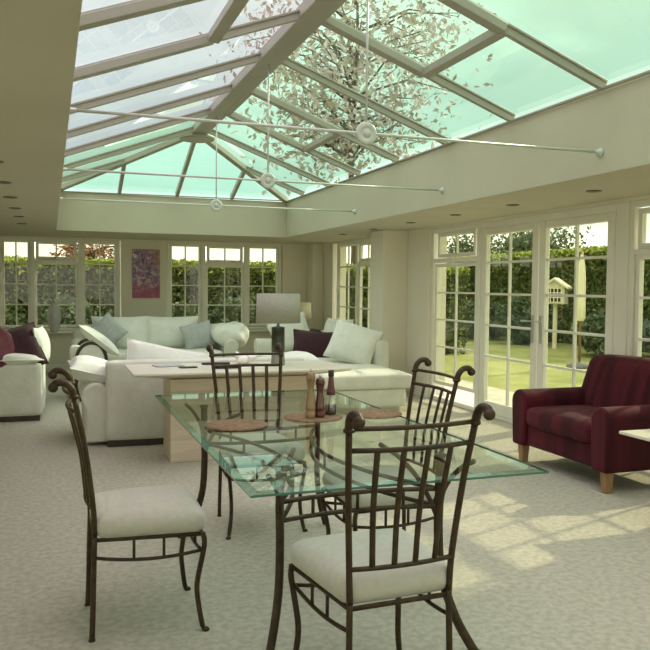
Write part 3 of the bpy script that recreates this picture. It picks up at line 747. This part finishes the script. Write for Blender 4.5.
cushion('cushion', 'pil', .60, .50, .22, (3.98, 10.75, .72), (radians(-14), 0, radians(-70)), 'white cushion behind the dark plum cushion on the side window sofa', seed=33)
cushion('cushion', 'pil', .60, .50, .22, (3.45, 11.35, .72), (radians(-14), radians(-20), radians(-10)), 'white cushion against the far arm of the side window sofa', seed=34)

# left sofa
ls = tag(empty('sofa', (-.06, 9.55, 0), pi / 2), 'white sofa at the left edge of the picture, its end panel towards the camera', 'sofa')
b = MB(); b.rbox(-.93, .93, .02, .98, .05, .30, r=.03, n=6); b.build('base', M['sofa'], ls)
b = MB(); b.box(-.90, .90, .05, .94, 0, .06); b.build('plinth', M['dark'], ls)
b = MB(); b.rbox(-.64, .93, 0, .22, .06, .80, r=.05, n=10, wob=.008); b.build('backrest', M['sofa'], ls)
b = MB(); b.rbox(-.95, -.73, .03, 1.0, .06, .60, r=.03, n=8, bulge=(.004, 0, .004)); b.build('arm', M['sofa'], ls)
b = MB(); b.rbox(.73, .95, .03, 1.0, .06, .60, r=.03, n=8); b.build('arm', M['sofa'], ls)
for k in range(2):
    s = MB(); s.rbox(-.73 + .73 * k, -.005 + .73 * k, .20, 1.0, .29, .46, r=.05, n=8, bulge=(0, .01, .02)); s.build('seat_cushion', M['sofa'], ls)
cushion('cushion', 'pil', .95, .30, .14, (-.54, 8.74, .645), (radians(-88), 0, 0), 'long white cushion laid flat on the near arm of the left sofa', seed=41)
cushion('cushion', 'pil', .50, .40, .16, (-.10, 9.04, .76), (radians(-8), 0, radians(80)), 'white cushion propped on the back of the left sofa nearest the camera', seed=42)
cushion('cushion', 'plum', .54, .48, .18, (-.35, 8.80, .74), (radians(-22), radians(-14), radians(12)), 'dark plum cushion leaning on the left sofa back', seed=43)
cushion('cushion', 'rose', .56, .44, .17, (-.55, 8.72, .80), (radians(-30), radians(38), radians(4)), 'dusky burgundy cushion lying before the dark plum one on the left sofa', seed=44)

# ------------------------------------------------------------------ burgundy armchair (faces -X)
ac = tag(empty('armchair', (4.40, 4.95, 0), pi / 2), 'burgundy striped armchair with tapered oak legs beside the french doors', 'armchair')
W = .60
def arm_poly(x0, x1, zb, zt_, n=12):
    r = (x1 - x0) / 2; cx = (x0 + x1) / 2
    return [(x0 + .02, zb), (x0, zt_ - r)] + [(cx - r * cos(pi * i / n), zt_ - r + r * sin(pi * i / n)) for i in range(1, n)] + [(x1, zt_ - r), (x1 - .02, zb)]
b = MB(); b.rbox(-W + .10, W - .10, .05, .76, .15, .34, r=.025, n=8); b.build('base', M['burg'], ac)
for sx in (-1, 1):
    a = MB(); x0, x1 = (sx * W, sx * (W - .20)) if sx < 0 else (sx * (W - .20), sx * W)
    a.prism(arm_poly(x0, x1, .15, .605), 'y', .04, .80, smooth=True); a.build('arm', M['burg'], ac, bevel=.022, seg=3)
def bt(q, h):
    t = (q.z / h.z + 1) / 2
    return Vector((q.x * (1 - .14 * t), q.y - .14 * t, q.z))
b = MB(); b.rbox(-W + .02, W - .02, .06, .26, .30, .878, r=.07, n=12, bulge=(0, .03, .02), taper=bt); b.build('backrest', M['burg'], ac)
b = MB(); b.rbox(-W + .195, W - .195, .20, .80, .32, .475, r=.045, n=10, bulge=(0, .01, .02)); b.build('seat_cushion', M['burg'], ac)
for x in (-W + .09, W - .09):
    for y in (.09, .73):
        l = MB(); s0, s1 = .026, .036
        l.add([(x + i * s0, y + j * s0, 0) for i, j in ((-1, -1), (1, -1), (1, 1), (-1, 1))] + [(x + i * s1, y + j * s1, .155) for i, j in ((-1, -1), (1, -1), (1, 1), (-1, 1))], [(3, 2, 1, 0), (4, 5, 6, 7)] + [(i, (i + 1) % 4, 4 + (i + 1) % 4, 4 + i) for i in range(4)])
        l.build('leg', M['oak'], ac, bevel=.004)

# stone side table at the right edge
st = tag(empty('side_table', (3.66, 3.55, 0)), 'pale stone side table at the right edge beside the burgundy armchair', 'table')
t = MB(); slab(t, -.34, .34, -.37, .37, .475, .55, .24); t.build('table_top', M['stonet'], st, bevel=.004)
p = MB(); p.box(-.10, .10, -.10, .10, 0, .475); p.build('pedestal', M['stonep'], st, bevel=.005)

# ------------------------------------------------------------------ far corner: lamp table, vase, painting
stb = tag(empty('lamp_table', (4.12, 12.75, 0)), 'dark wooden lamp table in the far right corner', 'table')
t = MB(); t.rbox(-.25, .25, -.25, .25, .66, .70, r=.01, n=4); t.build('table_top', M['dark'], stb)
for x in (-.22, .22):
    for y in (-.22, .22): l = MB(); l.tube([(x, y, 0), (x, y, .665)], [.013, .02], 8); l.build('leg', M['dark'], stb)
l2 = tag(empty('table_lamp', (4.12, 12.75, .70)), 'small table lamp with cream shade in the far right corner', 'lamp')
b = MB(); b.lathe([(.07, 0), (.07, .015), (.03, .03), (.025, .08), (.045, .12), (.02, .17), (.01, .18), (.01, .25)], (0, 0, 0), 20); b.build('lamp_base', M['column'], l2)
b = MB(); b.lathe([(.118, .18), (.120, .18), (.112, .465), (.110, .465)], (0, 0, 0), 28); b.f = [q for q in b.f if len(q) < 10]; b.sm = b.sm[:len(b.f)]; b.mi = b.mi[:len(b.f)]; b.build('lamp_shade', M['shade2'], l2)
# dark framed chair back below the side window
fc = tag(empty('side_chair', (4.33, 12.0, 0), pi / 2), 'dark wooden chair back showing above the sofa under the side window', 'chair')
for x in (-.21, .21):
    l = MB(); l.tube([(x, 0, 0), (x, 0, .84)], .017, 8); l.build('leg', M['dark'], fc)
t = MB(); t.rbox(-.23, .23, -.015, .015, .80, .85, r=.01, n=4); t.build('top_rail', M['dark'], fc)
t = MB(); t.rbox(-.20, .20, -.012, .012, .66, .70, r=.01, n=4); t.build('cross_rail', M['dark'], fc)
for k in range(5): t = MB(); t.tube([(-.16 + .08 * k, 0, .46), (-.16 + .08 * k, 0, .81)], .007, 6); t.build('spindle', M['dark'], fc)
t = MB(); t.rbox(-.22, .22, -.02, .16, .42, .47, r=.02, n=4); t.build('seat', M['dark'], fc)

vs = MB(); vs.lathe([(.045, 0), (.06, .01), (.085, .08), (.108, .20), (.108, .30), (.085, .40), (.055, .45), (.05, .475), (.057, .485), (.048, .485), (.045, .46)], (0, 0, 0), 32)
tag(vs.build('vase', M['vase'], loc=(.06, YF - .09, WZ0)), 'tall smoked grey vase on the sill of the far left window', 'vase')
pt = tag(empty('painting', (1.535, YF - .03, 1.215)), 'unframed purple and crimson abstract canvas between the two far windows', 'painting')
b = MB(); b.box(-.228, .228, -.005, .025, 0, .82); b.build('canvas', M['paint'], pt, bevel=.003)

# ------------------------------------------------------------------ garden
g = MB(); g.box(-45, 70, -40, 90, -.35, -.16); struct(g.build('lawn', M['grass']))
g = MB(); g.box(XL - 3, 6.6, YB - 3, 14.9, -.30, -.13); struct(g.build('patio', M['patio'], bevel=.005))
def hedge(label, x0, x1, y0, y1, z1, n, size, seed=0, mleaf='leaf', faces='-x-y+z'):
    random.seed(seed)
    o = tag(empty('hedge', ((x0 + x1) / 2, (y0 + y1) / 2, -.16)), label, 'hedge')
    cx, cy = (x0 + x1) / 2, (y0 + y1) / 2
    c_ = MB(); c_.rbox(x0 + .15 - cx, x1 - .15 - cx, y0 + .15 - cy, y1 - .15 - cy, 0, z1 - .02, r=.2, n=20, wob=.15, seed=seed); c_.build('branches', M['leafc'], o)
    pts = []
    A = {'-x': (y1 - y0) * z1, '-y': (x1 - x0) * z1, '+z': (x1 - x0) * (y1 - y0)}
    fl = [k for k in A if k in faces]; tot = sum(A[k] for k in fl)
    for k in fl:
        for _ in range(int(n * A[k] / tot)):
            d = abs(random.gauss(0, .09)); u, v = random.random(), random.random()
            if k == '-x': p = Vector((x0 + d, y0 + (y1 - y0) * u, z1 * v + .16 - .16))
            elif k == '-y': p = Vector((x0 + (x1 - x0) * u, y0 + d, z1 * v))
            else: p = Vector((x0 + (x1 - x0) * u, y0 + (y1 - y0) * v, z1 + .06 - d))
            q = noise.noise(p * 1.1 + Vector((seed, 0, 0))) * .22
            p += Vector((q * (k == '-x'), q * (k == '-y'), q * .4 + (random.random() ** 3) * .05 * (k == '+z')))
            pts.append((p.x - cx, p.y - cy, p.z))
    l = MB(); l.leaves(pts, size); l.build('foliage', M[mleaf], o)
    pts = []  # lime leaves along the top imitate sunlight
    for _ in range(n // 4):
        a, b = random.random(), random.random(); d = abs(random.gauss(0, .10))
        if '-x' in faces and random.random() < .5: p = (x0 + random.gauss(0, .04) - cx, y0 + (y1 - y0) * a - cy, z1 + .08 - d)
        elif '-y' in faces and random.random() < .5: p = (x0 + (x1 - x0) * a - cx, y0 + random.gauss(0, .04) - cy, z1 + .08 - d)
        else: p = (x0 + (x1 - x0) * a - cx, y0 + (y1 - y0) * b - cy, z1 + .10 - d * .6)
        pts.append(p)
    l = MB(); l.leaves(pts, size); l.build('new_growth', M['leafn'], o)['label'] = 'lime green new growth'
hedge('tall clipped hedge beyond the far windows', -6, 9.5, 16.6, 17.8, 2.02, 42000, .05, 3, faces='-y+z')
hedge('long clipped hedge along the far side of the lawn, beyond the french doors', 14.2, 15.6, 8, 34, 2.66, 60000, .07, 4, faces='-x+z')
def shrub(label, x, y, rx, ry, h, n, size, seed, mleaf='leafb'):
    random.seed(seed)
    o = tag(empty('shrub', (x, y, -.16)), label, 'shrub', 'garden shrubs')
    s_ = MB()
    for k in range(7):
        a = random.random() * 2 * pi; s_.tube([(0, 0, 0), (rx * .3 * cos(a), ry * .3 * sin(a), h * .4), (rx * .6 * cos(a), ry * .6 * sin(a), h * .75)], [.02, .012, .005], 6)
    s_.build('stems', M['bark'], o)
    pts = []
    for _ in range(n):
        d = Vector((random.gauss(0, 1), random.gauss(0, 1), random.gauss(0, 1))).normalized() * random.uniform(.55, 1.) ** .5
        q = 1 + .25 * noise.noise(d * 2.2 + Vector((seed, 0, 0)))
        pts.append((d.x * rx * q, d.y * ry * q, max(.03, h * .5 + d.z * h * .5 * q)))
    l = MB(); l.leaves(pts, size); l.build('foliage', M[mleaf], o)
k = 0
for x, w, lab in ((-1.2, .8, 'grey green shrub outside the far left window, left of the vase'), (.25, .75, 'grey green shrub outside the far left window behind the vase'), (1.5, .7, 'grey green shrub outside between the far windows'), (2.5, .7, 'grey green shrub outside the left part of the second far window'), (3.7, .75, 'grey green shrub outside behind the big lamp shade'), (5.0, .8, 'grey green shrub outside beyond the far right corner')):
    k += 1; shrub(lab, x, 15.7, w, .55, 1.15 + .12 * (k % 3), 2200, .06, 50 + k)
for x, y, r, h, lab in ((12.7, 12.6, .9, 1.2, 'low bush in front of the long hedge beside the right window'), (12.7, 15.2, 1.0, 1.1, 'low bush in front of the long hedge seen through the right door'), (12.9, 19.2, .8, 1.35, 'low bush in front of the long hedge by the cream summerhouse'), (12.7, 21.6, 1.1, 1.2, 'low bush in front of the long hedge seen through the left door'), (12.6, 24.6, 1.1, 1.5, 'low bush in front of the long hedge seen through the tall fixed window'), (7.9, 19.3, .8, 1.9, 'shrub close outside the side window at the end of the house')):
    k += 1; shrub(lab, x, y, r, r, h, 2600, .08, 70 + k)

def tree(label, x, y, z0, z1, r, n, size, seed, ml='leaft', sparse=.3, kind='tree', trunk_r=.16):
    random.seed(seed)
    o = tag(empty('tree', (x, y, -.16)), label, 'tree', 'garden trees')
    t = MB(); ends = []
    t.tube(smooth_path([(0, 0, 0), (.1, .05, z0 * .5), (-.05, .1, z0), (.1, 0, (z0 + z1) / 2), (0, 0, z1 * .97)], 3), [trunk_r * (1 - .07 * i) for i in range(13)], 8)
    for b_ in range(46):
        a = random.random() * 2 * pi; zz = random.uniform(z0 * .95, z1 * .85); q = r * random.uniform(.5, 1.) * sqrt(max(.1, 1 - ((zz - (z0 + z1) / 2) / ((z1 - z0) * .62)) ** 2))
        e0 = Vector((0, 0, zz)); e2 = Vector((q * cos(a), q * sin(a), zz + random.uniform(.1, .5) * q)); e1 = e0.lerp(e2, .5) + Vector((0, 0, .12 * q))
        t.tube([e0, e1, e2], [.05, .03, .01], 5)
        for _ in range(4):
            s0 = e0.lerp(e2, random.uniform(.4, 1)); d = Vector((random.gauss(0, 1), random.gauss(0, 1), random.gauss(0, .7))) * r * .16
            t.tube([s0, s0 + d], [.015, .004], 4); ends += [s0 + d, s0 + d * .6]
        ends += [e2, e1.lerp(e2, .5)]
    t.build('trunk', M['bark'], o)
    pts = []
    for _ in range(n):
        e_ = random.choice(ends); pts.append(e_ + Vector((random.gauss(0, 1), random.gauss(0, 1), random.gauss(0, 1))) * r * sparse * .35)
    l = MB(); l.leaves(pts, size); l.build('foliage', M[ml], o)
for x, y, lab in ((21, 11.5, 'dark tree beyond the long hedge at the right edge'), (21, 17.3, 'dark tree beyond the long hedge above the armchair'), (26, 37.5, 'dark tree beyond the long hedge over the right door'), (27, 46, 'dark tree beyond the long hedge over the left door')):
    tree(lab, x, y, 1.0, 4.9, 2.4, 4600, .12, int(x * y), sparse=.55)
tree('small copper-leaved tree beyond the hedge of the far left window', 1.15, 24, .8, 3.05, 1.1, 1800, .07, 5, 'leafr', .5, trunk_r=.07)
tree('tall silvery tree standing beyond the house, seen through the roof lantern', 9.2, 23.5, 5.6, 12.8, 4.6, 4200, .12, 9, 'leafp', .38)  # added to stand in for branches reflected over the roof
# solid shapes added on the lawn in place of pale reflections in the doors
sh = tag(empty('dovecote', (12.6, 17.5, -.16), radians(-50)), 'small cream house-shaped dovecote on a post across the lawn', 'dovecote')
b = MB(); b.box(-.05, .05, .12, .22, 0, 1.25); b.build('post', M['render'], sh)
b = MB(); b.prism([(-.27, 1.2), (.27, 1.2), (.27, 1.66), (0, 1.84), (-.27, 1.66)], 'y', 0, .4); b.build('wall', M['render'], sh)
b = MB(); b.prism([(-.36, 1.60), (0, 1.84), (.36, 1.60), (.36, 1.65), (0, 1.90), (-.36, 1.65)], 'y', -.06, .46); b.build('roof', M['canvas'], sh)
b = MB(); b.box(-.19, .19, -.012, -.002, 1.25, 1.62); wo = b.build('window', M['black'], sh)
b = MB()
for i in range(5): x = -.19 + .38 * i / 4; b.box(x - .012, x + .012, -.022, -.012, 1.24, 1.63)
for i in range(4): z = 1.25 + .37 * i / 3; b.box(-.20, .20, -.023, -.013, z - .012, z + .012)
b.build('glazing_bars', M['canvas'], wo)
pa = tag(empty('parasol', (10.15, 13.2, -.16)), 'closed cream garden parasol standing on the lawn beyond the right door', 'parasol')  # solid stand-in for a pale upright reflection
b = MB(); b.lathe([(.04, 0), (.25, .0), (.25, .06), (.05, .10), (.04, .12)], (0, 0, 0), 20); b.build('parasol_base', M['roofout'], pa)
b = MB(); b.tube([(0, 0, .08), (0, 0, 2.36)], .025, 10); b.build('pole', M['oak'], pa)
b = MB()
n = 32; prof = [(.05, .95), (.085, 1.0), (.08, 1.3), (.075, 1.8), (.06, 2.05), (.025, 2.3)]
vs_ = []
for r, z in prof:
    for i in range(n):
        a = 2 * pi * i / n; rr = r * (1 + .16 * cos(8 * a)); vs_.append((rr * cos(a), rr * sin(a), z))
b.add(vs_, [(i * n + k_, i * n + (k_ + 1) % n, (i + 1) * n + (k_ + 1) % n, (i + 1) * n + k_) for i in range(len(prof) - 1) for k_ in range(n)], True)
b.build('canopy', M['canvas'], pa)

# ------------------------------------------------------------------ world, sun
w = bpy.data.worlds.new('sky'); S.world = w; w.use_nodes = True; nt = w.node_tree; nt.nodes.clear()
out = nt.nodes.new('ShaderNodeOutputWorld'); bg = nt.nodes.new('ShaderNodeBackground')
tc = nt.nodes.new('ShaderNodeTexCoord'); sx = nt.nodes.new('ShaderNodeSeparateXYZ'); nt.links.new(tc.outputs['Generated'], sx.inputs[0])
r = nt.nodes.new('ShaderNodeValToRGB'); cr = r.color_ramp
cr.elements[0].position = 0.; cr.elements[0].color = (1.0, .95, .78, 1)
cr.elements[1].position = 1.; cr.elements[1].color = (.97, .93, .87, 1)
e1 = cr.elements.new(.06); e1.color = (.98, .95, .80, 1)
for p_, c_ in ((.12, (.60, .88, .74)), (.42, (.88, 1.08, .82)), (.62, (.97, .94, .87))): e2 = cr.elements.new(p_); e2.color = (*c_, 1)
nt.links.new(sx.outputs[2], r.inputs[0])
n = nt.nodes.new('ShaderNodeTexNoise'); n.inputs['Scale'].default_value = 2.2; n.inputs['Detail'].default_value = 4
mp = nt.nodes.new('ShaderNodeMapping'); mp.inputs['Scale'].default_value = (1, 1, 3.); nt.links.new(tc.outputs['Generated'], mp.inputs[0]); nt.links.new(mp.outputs[0], n.inputs[0])
mr = nt.nodes.new('ShaderNodeMapRange'); mr.inputs[1].default_value = .35; mr.inputs[2].default_value = .65; mr.inputs[3].default_value = .78; mr.inputs[4].default_value = 1.2
nt.links.new(n.outputs[0], mr.inputs[0])
mx = nt.nodes.new('ShaderNodeMix'); mx.data_type = 'RGBA'; mx.blend_type = 'MULTIPLY'; mx.inputs[0].default_value = 1
nt.links.new(r.outputs[0], mx.inputs[6]); nt.links.new(mr.outputs[0], mx.inputs[7])
# unseen zenith brightened to fill the room with extra light
mz_ = nt.nodes.new('ShaderNodeMapRange'); mz_.inputs[1].default_value = .45; mz_.inputs[2].default_value = .85; mz_.inputs[3].default_value = 1.; mz_.inputs[4].default_value = 2.6
nt.links.new(sx.outputs[2], mz_.inputs[0])
mh = nt.nodes.new('ShaderNodeMapRange'); mh.inputs[1].default_value = .06; mh.inputs[2].default_value = .105; mh.inputs[3].default_value = 1.7; mh.inputs[4].default_value = 1.; nt.links.new(sx.outputs[2], mh.inputs[0])
ml = nt.nodes.new('ShaderNodeMath'); ml.operation = 'MULTIPLY'; ml.inputs[1].default_value = 1.0; nt.links.new(mz_.outputs[0], ml.inputs[0]); nt.links.new(mh.outputs[0], ml.inputs[1])
nt.links.new(mx.outputs[2], bg.inputs[0]); nt.links.new(ml.outputs[0], bg.inputs[1]); nt.links.new(bg.outputs[0], out.inputs[0])

el = radians(33); d = Vector((-.945 * cos(el), -.325 * cos(el), -sin(el)))
sd = bpy.data.lights.new('sun', 'SUN'); sd.energy = 3.8; sd.angle = radians(1.2); sd.color = (1, .88, .66)
so = bpy.data.objects.new('sun', sd); COL.objects.link(so); so.rotation_euler = d.to_track_quat('-Z', 'Y').to_euler(); so.location = (12, 8, 12)

# ------------------------------------------------------------------ camera
F_ = 780.; yaw = atan(275 / F_); pt_ = atan(37.4 / F_); rl = radians(.53)
F0 = Vector((sin(yaw), cos(yaw), 0)); R0 = Vector((cos(yaw), -sin(yaw), 0)); Z = Vector((0, 0, 1))
Fv = F0 * cos(pt_) - Z * sin(pt_); U0 = Z * cos(pt_) + F0 * sin(pt_)
Rv = R0 * cos(rl) + U0 * sin(rl); Uv = U0 * cos(rl) - R0 * sin(rl)
cd = bpy.data.cameras.new('camera'); cd.sensor_width = 36; cd.sensor_fit = 'HORIZONTAL'; cd.lens = F_ / 650 * 36; cd.clip_start = .05; cd.clip_end = 300
co = bpy.data.objects.new('camera', cd); COL.objects.link(co)
co.matrix_world = Matrix(((Rv.x, Uv.x, -Fv.x, 0), (Rv.y, Uv.y, -Fv.y, 0), (Rv.z, Uv.z, -Fv.z, H), (0, 0, 0, 1)))
S.camera = co
S.view_settings.view_transform = 'Standard'; S.view_settings.look = 'None'; S.view_settings.gamma = 1; S.view_settings.use_curve_mapping = False
S.view_settings.exposure = .36
S.cycles.max_bounces = 12; S.cycles.transparent_max_bounces = 24; S.cycles.diffuse_bounces = 6; S.cycles.glossy_bounces = 6
